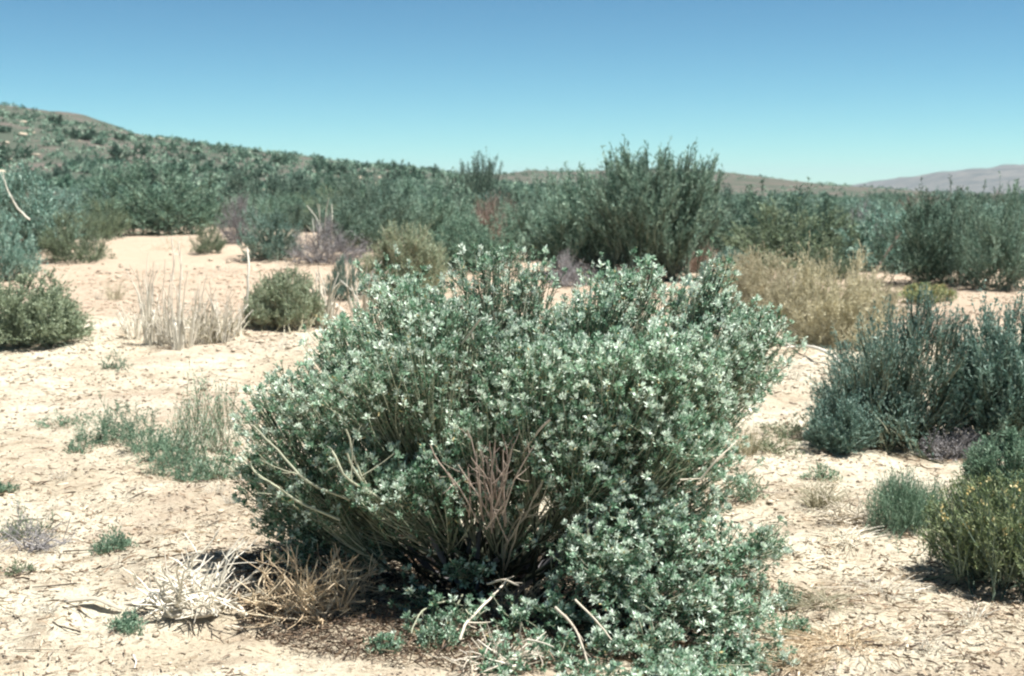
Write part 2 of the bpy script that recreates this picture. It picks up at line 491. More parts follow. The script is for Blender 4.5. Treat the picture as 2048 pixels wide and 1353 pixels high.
ROOT = gp(985, 1175)
main = empty('desert_shrub', ROOT)
tag(main, 'large pale mint green shrub with woolly leaf tips filling the middle of the sand', 'shrub')
BR, BD = ROOT, ROOT[1]
LOBES = [
 (745,640,5.25,.12),(800,600,5.35,.13),(880,590,5.4,.15),(960,580,5.4,.16),(1040,590,5.45,.13),(1110,620,5.4,.12),(1170,630,5.35,.13),(1250,600,5.45,.14),(1335,590,5.35,.15),(1410,570,5.3,.13),(1470,620,5.3,.13),(1530,690,5.2,.12),
 (600,770,5.1,.11),(650,740,5.1,.13),(710,690,5.15,.14),(800,700,5.0,.17),(920,690,4.95,.18),(1040,700,4.95,.18),(1160,715,4.95,.17),(1280,700,4.95,.17),(1390,690,4.9,.16),(1480,740,4.95,.14),
 (560,840,5.0,.13),(650,830,4.85,.16),(770,810,4.75,.17),(890,800,4.7,.17),(1010,800,4.65,.17),(1120,810,4.65,.16),(1230,800,4.65,.16),(1340,800,4.7,.16),(1430,800,4.85,.13),
 (520,920,5.0,.12),(600,930,4.8,.15),(720,900,4.7,.15),(850,890,4.75,.13),(1140,900,4.6,.15),(1250,910,4.55,.15),(1360,900,4.6,.15),(1440,930,4.75,.12),
 (545,1010,4.85,.12),(630,1020,4.8,.14),(720,1010,4.85,.13),(1180,1010,4.6,.13),(1300,1010,4.55,.15),(1410,1030,4.65,.13),
 (790,985,4.68,.12),(880,960,4.66,.11),(960,930,4.7,.10),(1080,960,4.62,.12),(850,1040,4.85,.10),(1040,1040,4.8,.09),(760,1090,4.8,.09),(600,1120,4.7,.07),(670,1120,4.72,.07),(930,880,4.6,.10),(1040,880,4.6,.10),(620,1085,4.8,.09),(540,1075,4.85,.08),(705,1085,4.85,.08),(850,1090,4.95,.08),(1330,510,5.4,.035),(1130,600,5.3,.13),(1200,610,5.2,.13),(830,1180,4.6,.07),(900,1225,4.45,.07),(820,1255,4.36,.055),(950,1130,4.6,.08),(1010,1255,4.3,.08),(1010,1335,4.08,.085),(1090,1350,4.03,.085),(1190,1380,3.95,.09),(1310,1385,3.95,.10),(1430,1380,3.95,.10),(1510,1330,4.1,.085),(700,930,4.5,.10),(780,1000,4.5,.09),(640,990,4.6,.10),(1500,1130,4.6,.07),(980,1000,4.62,.07),(900,1010,4.6,.08),(1425,530,5.35,.07),(1090,540,5.5,.06),(875,545,5.45,.07),
 (1130,1100,4.5,.12),(1220,1100,4.42,.14),(1330,1110,4.42,.14),(1440,1130,4.5,.12),
 (1110,1200,4.4,.11),(1210,1200,4.32,.13),(1320,1210,4.30,.13),(1430,1210,4.34,.12),(1500,1250,4.3,.08),
 (1120,1300,4.2,.10),(1220,1300,4.16,.12),(1330,1300,4.14,.12),(1440,1310,4.16,.11),(1480,1180,4.5,.09),
 (820,700,5.6,.17),(980,690,5.75,.18),(1150,690,5.75,.18),(1300,700,5.7,.18),(1440,760,5.6,.16),(700,800,5.5,.17),(900,850,5.9,.18),(1250,860,5.9,.18),(1080,850,6.0,.18),(1000,900,5.3,.16),(1200,960,5.2,.15),(780,960,5.3,.15),
]
def main_branch(k, px, py, D, rad):
    if px < 780 and py > 860: D += 0.2
    rr = np.random.default_rng(100 + k)
    c = at(1030 + (px - 1030) * .975 + rr.normal() * 18, py + (34 if py < 660 else (14 if py < 760 else 0)) + rr.normal() * 20, D + rr.normal() * .05) - ROOT
    rad *= rr.uniform(.8, 1.2)
    gz = float(H(c[0] + ROOT[0], c[1] + ROOT[1])) - ROOT[2]
    b0 = np.array([rr.normal() * 0.09, rr.normal() * 0.09, -0.02])
    if py > 1060:        # sprawling lower branches root where they touch the ground, closer to their tips
        b0 = np.array([c[0] * 0.55, c[1] * 0.5, float(H(c[0] * 0.55 + ROOT[0], c[1] * 0.5 + ROOT[1])) - ROOT[2] - 0.02])
    mid = b0 + (c - b0) * np.array([0.62, 0.62, 0.38]) + rr.normal(size=3) * 0.03
    if py > 1060: mid[2] += 0.06
    end = c + nrm(c - b0 + np.array([0, 0, 0.3])) * rad * 0.3
    L = bez(b0[None], mid[None], end[None], 9)
    L[0, 1:] += rr.normal(size=(8, 3)) * 0.008
    br, fo = Geo(), Geo()
    ln = np.linalg.norm(end - b0)
    tubes(br, L, 0.004 + 0.004 * ln, 0.003, 6, np.array([rr.uniform(0.0, 0.12)]))
    # twigs sweep out of the outer part of the branch towards the lobe's shell
    nt = int((112 if py < 1000 else 100) * (rad / 0.15) ** 1.7)
    dirs = nrm(rr.normal(size=(nt, 3)))
    axis = nrm(c - b0 + np.array([0, 0, 0.45]))
    dirs = nrm(dirs + axis * 0.75)
    rad3 = rad * rr.uniform(0.35, 1.18, nt) ** 0.6
    tgt = c + (rr.normal(size=(nt, 3)) * 0.03) + dirs * rad3[:, None] * np.array([1.1, 1.0, 0.9])
    s, T = onpath(L, np.zeros(nt, int), rr.uniform(0.45, 0.95, nt))
    tgt[:, 2] = np.maximum(tgt[:, 2], gz + 0.015)
    d = tgt - s
    ctrl = s + d * 0.5 + T * 0.05 - np.array([0, 0, 0.18]) * np.linalg.norm(d, axis=1, keepdims=True) + rr.normal(size=(nt, 3)) * 0.012
    ctrl[:, 2] = np.maximum(ctrl[:, 2], gz + 0.01)
    TW = bez(s, ctrl, tgt, 5)
    tubes(br, TW, rr.uniform(0.0016, 0.0030, nt), 0.0013, 3, rr.uniform(0.25, 1, nt))
    # leaves up the twig, a woolly rosette at its tip
    nl = 18
    i = np.repeat(np.arange(nt), nl)
    t = 1 - rr.uniform(0, 1, nt * nl) ** 1.25 * np.minimum(0.75, 0.17 / np.maximum(np.linalg.norm(d, axis=1)[i], 0.05))
    P, Tt = onpath(TW, i, t)
    tw = rr.uniform(-0.12, 0.12, nt)
    leaves(fo, P, Tt * 0.75 + rr.normal(size=(len(i), 3)) * 0.6, rr.uniform(0.008, 0.024, len(i)), rr.uniform(0.0026, 0.0052, len(i)), rr,
           np.where(rr.uniform(0, 1, len(i)) < .025, 1.0, np.clip(0.26 + tw[i] + rr.uniform(-0.24, 0.30, len(i)), 0, .94)))
    nr = 21
    i = np.repeat(np.arange(nt), nr)
    P, Tt = onpath(TW, i, 1 - rr.uniform(0, 0.04, nt * nr))
    big = rr.uniform(0.55, 1.45, nt)[i]
    out = nrm(Tt * 0.8 + rr.normal(size=(len(i), 3)) * 0.65 + np.array([0, 0, 0.3]))
    P = P + out * (0.004 * big)[:, None]
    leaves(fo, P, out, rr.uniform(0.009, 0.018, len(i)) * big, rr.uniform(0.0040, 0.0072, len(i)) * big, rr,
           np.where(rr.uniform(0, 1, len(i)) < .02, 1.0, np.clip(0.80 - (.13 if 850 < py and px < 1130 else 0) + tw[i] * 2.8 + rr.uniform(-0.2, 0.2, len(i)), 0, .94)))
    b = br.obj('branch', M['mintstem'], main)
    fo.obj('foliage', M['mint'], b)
for k, a in enumerate(LOBES):
    main_branch(k, *a)

def stem_obj(name, pts, r0, r1, mat, parent, tint=0.6, sides=6, K=4):
    """a bent stem through pixel/depth points, Catmull-Rom smoothed"""
    P = np.array([at(*p) - (np.array(parent.location) if parent else 0) for p in pts])
    Q = np.concatenate([[2 * P[0] - P[1]], P, [2 * P[-1] - P[-2]]])
    out = []
    for i in range(1, len(Q) - 2):
        for t in np.linspace(0, 1, K, endpoint=False):
            a, b, c, d = Q[i - 1], Q[i], Q[i + 1], Q[i + 2]
            out.append(0.5 * ((2 * b) + (c - a) * t + (2 * a - 5 * b + 4 * c - d) * t * t + (3 * b - a - 3 * c + d) * t ** 3))
    out.append(P[-1])
    out = np.array(out)
    rj = np.random.default_rng(int(abs(out[0, 0] * 9999)) + len(out))
    LL = np.linalg.norm(out[-1] - out[0])
    out[1:] += np.cumsum(rj.normal(size=(len(out) - 1, 3)), 0) * LL * 0.007
    g = Geo()
    tubes(g, out[None], r0, r1, sides, np.array([tint]))
    nf = 3
    S_, T_ = onpath(out[None], np.zeros(nf, int), rj.uniform(.3, .9, nf))
    E_ = S_ + nrm(T_ + rj.normal(size=(nf, 3)) * .6) * (LL * rj.uniform(.08, .3, nf))[:, None]
    tubes(g, bez(S_, (S_ + E_) / 2 + rj.normal(size=(nf, 3)) * LL * .02, E_, 4), r1 * .8, r1 * .35, 4, np.full(nf, tint))
    return g.obj(name, mat, parent)

# long bare stems that sweep left, the bleached dead fan in the middle, gnarled trunks
for pts, r0, r1, m, tn in [
 ([(900,1040,4.75),(800,1025,4.6),(735,975,4.5),(695,900,4.48)], .006, .0035, 'mintstem', .95),
 ([(880,1050,4.75),(790,1010,4.55),(700,960,4.45),(655,900,4.45)], .006, .003, 'mintstem', .9),
 ([(850,1030,4.7),(760,990,4.55),(715,930,4.5),(690,850,4.5)], .005, .003, 'mintstem', .95),
 ([(700,1000,4.6),(620,960,4.6),(560,900,4.7),(510,850,4.8)], .005, .003, 'mintstem', .9),
 ([(680,1040,4.65),(600,1000,4.65),(530,950,4.75),(480,900,4.8)], .005, .003, 'mintstem', .8),
 ([(1000,1170,4.9),(1020,1080,4.7),(1060,1010,4.6),(1095,955,4.55)], .005, .003, 'bleach', .3),
 ([(1000,1120,4.9),(1035,1040,4.7),(1080,1000,4.6),(1098,940,4.5)], .0035, .002, 'bleach', .4),
 ([(1010,1140,4.8),(1030,1060,4.6),(1045,1010,4.55)], .004, .002, 'bleach', .2),
 ([(920,1280,4.25),(935,1240,4.3),(975,1200,4.4),(1010,1160,4.5)], .005, .0035, 'bleach', .6),
 ([(975,1168,4.5),(1010,1160,4.45),(1040,1170,4.4)], .0045, .003, 'bleach', .6),
 ([(1110,1215,4.1),(1150,1260,4.05),(1175,1330,3.95)], .0048, .003, 'bleach', .5),
 ([(1150,1200,4.15),(1190,1240,4.08),(1220,1280,4.0)], .0036, .002, 'bleach', .5),
 ([(1400,960,4.4),(1440,915,4.4),(1475,880,4.45)], .0035, .002, 'bleach', .4),
 ([(1360,960,4.4),(1400,958,4.4)], .0035, .002, 'bleach', .4),
 ([(905,1200,4.5),(850,1225,4.35),(828,1275,4.25)], .0036, .002, 'mintstem', .8),
 ([(925,1190,4.5),(900,1235,4.35),(893,1285,4.2)], .0036, .002, 'mintstem', .7),
 ([(960,640,4.75),(925,690,4.8)], .004, .003, 'bleach', .3), ([(1100,840,4.45),(1060,890,4.5),(1040,930,4.6)], .004, .003, 'bleach', .2),
]:
    o = stem_obj('stem', pts, r0, r1, M[m], main, tn)
for k in range(26):        # the dead fan of twigs
    rr = np.random.default_rng(900 + k)
    x0, y0 = 985 + rr.normal() * 22, 1030 + rr.normal() * 22
    a = rr.uniform(-0.55, 0.5)
    ln = rr.uniform(80, 165)
    D = 4.47 + rr.normal() * 0.05
    x1, y1 = x0 + math.sin(a) * ln, y0 - math.cos(a) * ln
    stem_obj('dead_twig', [(x0, y0, D + .06), ((x0 + x1) / 2 + rr.normal() * 8, (y0 + y1) / 2, D), (x1, y1, D - .02)], .0036, .0016, M['pink'], main, rr.uniform(.5, 1), 4)
for k in range(13):        # short gnarled trunks at the root
    rr = np.random.default_rng(950 + k)
    x0, y0 = 960 + rr.normal() * 60, 1180 + rr.normal() * 12
    x1, y1 = x0 + rr.normal() * 80, 1020 + rr.normal() * 40
    D = BD + rr.normal() * 0.1
    stem_obj('trunk', [(x0, y0 + 10, D), ((x0 + x1) / 2 + rr.normal() * 25, (y0 + y1) / 2, D - .08), (x1, y1, D - .12)], .013, .006, M['grey'], main, rr.uniform(0, .7), 7)

# ------------------------------------------------------------------ shrub kinds
SPEC = {
 # kind: list of gen_shrub arguments, materials, object name, category
 'creosote': dict(a=dict(Hh=2.0, Rr=1.2, nl=80, nt=1500, tl=.34, nleaf=13, leaf=(.060, .019), up=.6, lump=.35, wr=.010, tw=.004, spread=.6, p=2.7, low=.03, base=.15), wm='wooda', fm='teal', name='creosote_bush'),
 'sage':     dict(a=dict(Hh=1.5, Rr=1.1, nl=70, nt=1200, tl=.25, nleaf=12, leaf=(.05, .022), up=.6, lump=.45, wr=.010, tw=.004, spread=.9, base=.15), wm='wooda', fm='blue', name='sagebrush'),
 'dark':     dict(a=dict(Hh=1.8, Rr=1.2, nl=75, nt=1300, tl=.34, nleaf=13, leaf=(.060, .019), up=.6, lump=.5, wr=.010, tw=.004, spread=.8, p=2.5, base=.15), wm='wooda', fm='dark', name='green_bush'),
 'olive':    dict(a=dict(Hh=1.0, Rr=.8, nl=60, nt=1300, tl=.20, nleaf=11, leaf=(.030, .012), up=.6, lump=.3, wr=.006, tw=.003, spread=.8, base=.15), wm='wooda', fm='olive', name='olive_bush'),
 'straw':    dict(a=dict(Hh=1.0, Rr=.8, nl=90, nt=2400, tl=.17, nleaf=11, leaf=(.032, .012), up=.25, lump=.25, wr=.006, tw=.003, spread=1.2, low=-.05, base=.15), wm='straw', fm='straw', name='straw_bush'),
 'broom':    dict(a=dict(Hh=2.0, Rr=1.2, nl=110, nt=2000, tl=.40, nleaf=11, leaf=(.06, .018), up=.9, lump=.2, dome=1.0, wr=.010, tw=.0045, spread=.4, low=.12, base=.15), wm='wooda', fm='teal', name='broom_bush'),
 'dead':     dict(a=dict(Hh=1.0, Rr=.8, nl=70, nt=1500, tl=.25, nleaf=2, leaf=(.03, .012), up=.4, lump=.4, wr=.007, tw=.0035, spread=1.0, base=.15), wm='grey', fm='grey', name='dead_bush'),
 'pinkdead': dict(a=dict(Hh=1.0, Rr=.8, nl=70, nt=1500, tl=.25, nleaf=3, leaf=(.03, .012), up=.7, lump=.4, wr=.007, tw=.0035, spread=.8, base=.15), wm='pink', fm='pink', name='dry_bush'),
 'far':      dict(a=dict(Hh=1.2, Rr=.85, nl=14, nt=150, tl=.24, nleaf=8, leaf=(.14, .08), up=.5, lump=.5, wr=.02, tw=.01, spread=1.0, base=.15), wm='wooda', fm='dark', name='hillside_shrub'),
 'fargrey':  dict(a=dict(Hh=1.0, Rr=.85, nl=14, nt=150, tl=.22, nleaf=8, leaf=(.14, .08), up=.5, lump=.5, wr=.02, tw=.01, spread=1.0, base=.15), wm='wooda', fm='teal', name='hillside_shrub'),
}
PROTO = {}
NV = 2
def proto(kind, v):
    key = (kind, v)
    if key not in PROTO:
        s = SPEC[kind]
        wood, fol = gen_shrub(1000 + 37 * list(SPEC).index(kind) + v, **s['a'])
        fit([wood, fol] if fol.n else [wood], s['a']['Hh'], s['a']['Rr'])
        PROTO[key] = [build_shrub(s['name'], wood, fol, M[s['wm']], M[s['fm']]), False]
    p = PROTO[key]
    if not p[1]:
        p[1] = True
        return p[0]
    return copy_tree(p[0])

used = [0]
def put(kind, px, py, wpx, hpx, label, group=None, v=None, name=None, loc=None, size=None, cat='bush'):
    """one shrub, base centre on the ground pixel (px,py), wpx x hpx pixels large"""
    if loc is None:
        loc = gp(px, py)
        D = loc[1]
        size = (wpx * D / F, hpx * D / F)
    used[0] += 1
    o = proto(kind, used[0] % NV if v is None else v)
    a = SPEC[kind]['a']
    sx = size[0] / (2 * a['Rr']); sz = size[1] / a['Hh']
    o.location = loc; o.scale = (sx, sx, sz)
    o.rotation_euler = (0, 0, float(np.random.default_rng(used[0]).uniform(0, 6.28)))
    return tag(o, label, cat, group)

def own(name, seed, px, py, wpx, hpx, label, wm, fm, cat='bush', flowers=0, **kw):
    """a nearer shrub with a mesh of its own at its real size"""
    loc = gp(px, py); D = loc[1]
    Hh, Rr = hpx * D / F, wpx * D / F / 2
    wood, fol = gen_shrub(seed, Hh=Hh, Rr=Rr, **kw)
    fit([wood, fol] if fol.n else [wood], Hh, Rr)
    fl = None
    if flowers:
        rr = np.random.default_rng(seed + 5)
        V = np.concatenate(fol.v)
        top = V[V[:, 2] > 0.55 * Hh]
        P = top[rr.integers(0, len(top), flowers)]
        fl = Geo()
        P = np.repeat(P, 8, 0) + rr.normal(size=(flowers * 8, 3)) * 0.006
        leaves(fl, P, rr.normal(size=P.shape) + np.array([0, 0, .6]), 0.012, 0.009, rr, rr.uniform(0, 1, len(P)))
    r = build_shrub(name, wood, fol, M[wm], M[fm], fl)
    r.location = loc
    return tag(r, label, cat)

# ---- hand-placed bushes of the middle distance: base pixel, width, height
MARKS = []
for a in [
 ('sage', 15, 562, 130, 135, 'blue green sagebrush cut by the left edge, above the round olive bush'),
 ('sage', 50, 500, 210, 165, 'grey teal sagebrush behind the left edge with a long pale bare stalk over it', 'the stalked sagebrush'),
 ('olive', 148, 524, 140, 98, 'dark based round olive bush on the far left sand bank'),
 ('olive', 205, 478, 110, 75, 'small light green bush just behind the dark based olive bush'),
 ('dark', 335, 470, 260, 140, 'wide dark green bush standing above the sand bank at left', 'the wide dark bush'),
 ('dark', 225, 425, 150, 90, 'dark green bush at the left end of the wide dark bush'),
 ('olive', 418, 506, 72, 52, 'low grey green bush at the foot of the wide dark bush, right end'),
 ('sage', 538, 518, 135, 98, 'round blue green sagebrush beside the lavender dead bush', 'the round blue sagebrush'),
 ('dead', 478, 486, 90, 100, 'grey leafless bush between the wide dark bush and the round blue one'),
 ('creosote', 545, 455, 180, 112, 'teal creosote bush behind the round blue sagebrush'),
 ('dark', 655, 447, 130, 100, 'dark creosote topped bush behind the lavender dead bush'),
 ('dead', 655, 525, 150, 90, 'lavender grey dead bush with bleached sticks pointing up', 'the lavender dead bush'),
 ('sage', 690, 600, 75, 85, 'small blue green bush between the pale dry stalks'),
 ('MARK', 815, 590, 160, 135, 'yellow olive bush touching the top left of the big pale shrub', 'the yellow olive bush'),
 ('creosote', 745, 480, 150, 130, 'grey teal bush behind the yellow olive bush, left of it'),
 ('creosote', 855, 490, 180, 140, 'dusty green bush rising behind the yellow olive bush'),
 ('broom', 955, 455, 130, 140, 'dark feathery bush whose top stands alone against the sky', 'the dark feathery bush'),
 ('dark', 955, 540, 190, 110, 'dark blue green bush right behind the top of the big pale shrub'),
 ('pinkdead', 1000, 500, 140, 112, 'pinkish dry bush among the green ones in the middle'),
 ('creosote', 1090, 520, 170, 165, 'grey green bush left of the tallest bush', 'the bush left of the tallest'),
 ('MARK', 1190, 552, 250, 200, 'broad twiggy bush leaning on the left side of the tallest bush', 'the broad twiggy bush'),
 ('MARK', 1305, 560, 240, 250, 'tallest bush on the skyline with upright twigs like a broom', 'the tallest bush'),
 ('dead', 1135, 572, 100, 70, 'small lavender dead bush at the foot of the broad twiggy bush'),
 ('pinkdead', 1385, 545, 95, 105, 'sandy brown dry bush at the right foot of the tallest bush'),
 ('sage', 1430, 500, 100, 130, 'pale grey bush just right of the tallest bush'),
 ('dark', 1560, 528, 290, 150, 'wide dark green bush right of the tallest bush, behind the straw bushes', 'the wide bush past the straw bushes'),
 ('dead', 1735, 520, 110, 115, 'dead lavender brown bush with forked branches', 'the forked dead bush'),
 ('dark', 1870, 568, 190, 185, 'big dark bush with deep shade at its foot, beside the forked dead bush', 'the big dark bush'),
 ('creosote', 1990, 578, 190, 205, 'teal bush cut by the right edge, behind the sand strip', 'the right edge teal bush'),
 ('straw', 1530, 622, 150, 118, 'straw coloured bush behind the right shoulder of the big pale shrub'),
 ('straw', 1665, 695, 210, 185, 'largest straw yellow bush, with a pointed top'),
 ('straw', 1590, 655, 150, 105, 'low straw bush left of the largest one with a pale stalk leaning over it'),
 ('straw', 1480, 595, 110, 80, 'small straw bush nearest the right shoulder of the big pale shrub'),
 ('sage', 1455, 575, 120, 75, 'low grey sage between the tallest bush and the straw bushes'),
 ('pinkdead', 1270, 590, 130, 60, 'low pinkish dry bush peeping over the big pale shrub'),
 ('olive', 1650, 560, 120, 60, 'low olive bush just behind the pointed straw bush'),
 ('straw', 1745, 640, 120, 90, 'low straw bush sloping down from the right of the largest one'),
]:
    if a[0] == 'MARK':
        if a[1] == 1305:
            o_ = own('broom_bush', 81, 1305, 560, 245, 250, a[5], 'wooda', 'teal', nl=180, nt=4800, tl=.36, nleaf=11, leaf=(.070, .015), up=.9, lump=.12, p=4.0, wr=.010, tw=.0045, spread=.35, low=.15, base=.16, leafdir=1.4, dome=1.0)
        elif a[1] == 1190:
            o_ = own('broom_bush', 83, 1190, 552, 250, 202, a[5], 'wooda', 'teal', nl=150, nt=3800, tl=.36, nleaf=10, leaf=(.070, .017), up=.8, lump=.25, p=2.8, wr=.010, tw=.0045, spread=.5, low=.1, base=.18, leafdir=1.2, dome=1.0)
        else:
            o_ = own('olive_bush', 82, 815, 590, 165, 135, a[5], 'straw', 'pale', nl=90, nt=3000, tl=.2, nleaf=9, leaf=(.032, .011), up=.6, lump=.3, wr=.006, tw=.003, spread=.8, base=.15)
        MARKS.append((o_, a[6])); continue
    o_ = put(a[0], a[1], a[2], a[3], a[4], a[5])
    if len(a) > 6: MARKS.append((o_, a[6]))

# ---- nearer shrubs with meshes of their own
own('olive_bush', 41, 60, 682, 225, 132, 'round grey olive bush on the left edge of the near flat', 'wooda', 'pale', nl=90, nt=2600, tl=.11, nleaf=12, leaf=(.022, .009), up=.4, lump=.3, wr=.003, tw=.0018, spread=1.0, base=.15)
own('grassy_bush', 42, 570, 652, 150, 108, 'squat olive bush of upright green shoots behind the sand lip', 'straw', 'pale', nl=110, nt=2600, tl=.15, nleaf=8, leaf=(.03, .009), up=.8, lump=.1, wr=.004, tw=.002, spread=.5, base=.3)
own('blue_bush', 43, 1795, 885, 335, 285, 'large blue green bush of upright shoots on the right', 'mintstem', 'blue', nl=120, nt=2600, tl=.19, nleaf=13, leaf=(.023, .0062), up=.8, lump=.5, wr=.005, tw=.0026, spread=.5, low=.05, base=.18, leafdir=1.3)
own('blue_bush', 44, 2015, 900, 235, 300, 'blue green bush of tall shoots cut by the right edge', 'wooda', 'blue', nl=100, nt=2200, tl=.19, nleaf=13, leaf=(.023, .0065), up=.95, lump=.35, wr=.005, tw=.0020, spread=.45, low=.15, base=.12, leafdir=1.3)
own('blue_bush', 45, 1680, 900, 140, 110, 'small low blue green bush in front of the large one', 'wooda', 'blue', nl=50, nt=900, tl=.10, nleaf=11, leaf=(.018, .005), up=.6, lump=.4, wr=.003, tw=.0016, spread=.8, leafdir=1.2)
own('dead_bush', 46, 1905, 915, 140, 60, 'low silvery grey dead bush under the blue green bushes', 'grey', 'grey', nl=50, nt=900, tl=.08, nleaf=3, leaf=(.012, .006), up=.3, lump=.4, wr=.003, tw=.0016, spread=1.2)
own('grass_bush', 47, 1815, 1050, 170, 112, 'soft green grassy bush in front of the silvery dead one', 'weed', 'weed', nl=90, nt=1500, tl=.14, nleaf=5, leaf=(.022, .004), up=1.0, lump=.9, wr=.002, tw=.0014, spread=.7, base=.6, dome=1.5)
own('flowering_bush', 48, 2020, 1160, 300, 205, 'yellow green bush with orange yellow flower tips at the lower right edge', 'wooda', 'gold', flowers=40, nl=110, nt=1700, tl=.20, nleaf=11, leaf=(.020, .0042), up=.9, lump=.6, wr=.004, tw=.0022, spread=.45, leafdir=1.4, low=.05, base=.2, dome=1.1)
own('green_bush', 49, 2010, 1010, 160, 150, 'deep green bush between the flowering bush and the tall blue shoots', 'wooda', 'weed', nl=60, nt=1300, tl=.12, nleaf=10, leaf=(.02, .005), up=.7, lump=.3, wr=.003, tw=.0017, spread=.7)
own('yellow_bush', 50, 1855, 606, 110, 38, 'low bush with yellow tips on the sand strip at right', 'straw', 'gold', flowers=150, nl=40, nt=700, tl=.12, nleaf=5, leaf=(.03, .012), up=.6, lump=.3, wr=.004, tw=.002, spread=.8)

# ---- low green weeds: every tuft its own plant
def tuft(name, seed, px, py, wpx, hpx, label, wm='weed', fm='weed', cat='weed', n=110, nleaf=7, up=.5, leaf=(.016, .005), group=None):
    o = own(name, seed, px, py, wpx, hpx, label, wm, fm, cat, nl=22, nt=n, tl=min(.12, 0.6 * hpx * 4.5 / F), nleaf=nleaf, leaf=leaf, up=up, lump=.8, wr=.0022, tw=.0013, spread=1.0, base=.45, dome=1.25)
    if group: o['group'] = group
    SKIRT.append((o.location.x, o.location.y, wpx * o.location.y / F * .55))
    return o
SKIRT = []
tuft('weed', 60, 228, 738, 60, 38, 'little grey green weed alone on the sand at upper left')
tuft('weed', 61, 130, 850, 110, 30, 'flat dark green weed left of the weed band')
tuft('weed', 62, 205, 885, 105, 95, 'bright green leafy weed at the left end of the weed band', n=240)
tuft('weed', 63, 160, 905, 70, 30, 'thin sprig lying below the bright green leafy weed', n=60)
tuft('weed', 64, 290, 905, 110, 85, 'spreading green weed in the middle of the weed band', n=220)
tuft('weed', 65, 350, 950, 130, 95, 'pale leafy weed in the lower part of the weed band', n=240)
tuft('weed', 66, 405, 930, 90, 190, 'tall sparse weed with upright pale stems beside the big shrub', wm='mintstem', fm='mint', n=260, up=1.0)
tuft('weed', 67, 450, 905, 70, 150, 'wispy upright weed nearest the left flank of the big shrub', wm='mintstem', fm='mint', n=150, up=1.0)
tuft('weed', 68, 380, 965, 90, 45, 'flat green weed at the foot of the tall sparse one', n=140)
tuft('weed', 84, 255, 875, 110, 70, 'loose green weed filling the gap right of the bright leafy one', n=200)
tuft('weed', 85, 325, 925, 110, 70, 'low sprawling weed between the middle and the lower part of the band', n=200)
tuft('weed', 86, 370, 900, 100, 110, 'airy weed rising behind the lower part of the band', fm='mint', wm='mintstem', n=220, up=.8)
tuft('weed', 87, 430, 960, 90, 60, 'leafy weed touching the left flank of the big shrub at its foot', fm='mint', wm='mintstem', n=180)
tuft('weed', 69, 5, 985, 60, 28, 'small green weed at the left edge')
tuft('weed', 70, 222, 1105, 95, 50, 'dark green weed alone on the sand left of the bleached twigs', n=170)
tuft('weed', 71, 258, 1262, 75, 38, 'tiny green weed beside the dark hollow')
tuft('weed', 72, 45, 1075, 150, 70, 'grey withered weed patch at lower left', wm='grey', fm='olive', n=260, nleaf=4)
tuft('weed', 73, 25, 1150, 90, 30, 'flat grey green sprig below the withered weed', wm='grey', fm='olive', n=70)
tuft('weed', 74, 1530, 1110, 90, 60, 'green sprig at the right flank of the big shrub', fm='mint', wm='mintstem', n=160)
tuft('weed', 75, 1560, 1215, 80, 60, 'pale sprig at the lower right of the big shrub', fm='mint', wm='mintstem', n=160)
tuft('weed', 76, 1580, 1270, 80, 40, 'curled low sprig right of the big shrub near the bottom', fm='mint', wm='mintstem', n=120)
tuft('weed', 77, 1580, 870, 110, 40, 'faint olive weed on the sand between the big shrub and the blue bush', fm='olive', wm='straw', n=150)
tuft('weed', 78, 1540, 905, 120, 50, 'olive weed in the hollow right of the big shrub', fm='olive', wm='straw', n=200)
tuft('weed', 79, 1640, 960, 80, 35, 'pale green weed in front of the small low blue bush', fm='mint', wm='straw', n=110)
tuft('weed', 80, 1490, 1000, 90, 80, 'loose weed tucked against the right flank of the big shrub', fm='mint', wm='mintstem', n=180)
tuft('weed', 81, 770, 1305, 80, 40, 'small blue green sprout in front of the shade of the big shrub', fm='mint', wm='mintstem', n=120)
tuft('weed', 82, 880, 1300, 90, 70, 'pale blue green sprout under the big shrub, right of the first sprout', fm='mint', wm='mintstem', n=150)
tuft('weed', 83, 350, 500, 90, 45, 'pale yellowish weed clump on the far sand bank', fm='straw', wm='straw', n=160)

# ---- dry grass tufts and pale stalks
def grass(name, seed, px, py, wpx, hpx, label, mat='white', n=60, w=0.003, cat='dry grass', group=None, arch=0.35, curve=0.6):
    loc = gp(px, py); D = loc[1]
    rr = np.random.default_rng(seed)
    Rr, Hh = wpx * D / F / 2, hpx * D / F
    a = rr.uniform(0, 2 * PI, n); rad = np.sqrt(rr.uniform(0, 1, n))
    P0 = np.stack([np.cos(a) * rad * Rr * 0.4, np.sin(a) * rad * Rr * 0.4, np.full(n, -0.01)], 1)
    E = np.stack([np.cos(a) * rad * Rr, np.sin(a) * rad * Rr, Hh * rr.uniform(0.5, 1.0, n) * (1 - arch * rad)], 1)
    C = P0 + (E - P0) * np.array([curve * .3, curve * .3, .65])
    E[:, :2] += rr.normal(size=(n, 2)) * Rr * .28
    C = C + rr.normal(size=(n, 3)) * np.array([.22, .22, .12]) * min(Rr, Hh)
    kk = rr.uniform(0, 1, n) < .25
    E[kk, 2] *= .25
    E[:, 2] = np.maximum(E[:, 2], .004); C[:, 2] = np.maximum(C[:, 2], .004)
    g = Geo()
    tubes(g, bez(P0, C, E, 5), w / 2 * rr.uniform(.6, 1.3, n), w / 5, 3, rr.uniform(0, 1, n))
    o = g.obj(name, M[mat], loc=loc)
    o['kind'] = 'thing'
    return tag(o, label, cat, group)
grass('dry_grass', 200, 345, 690, 120, 110, 'pale dry grass clump in front of the curved stalk, left part', n=110, w=.006)
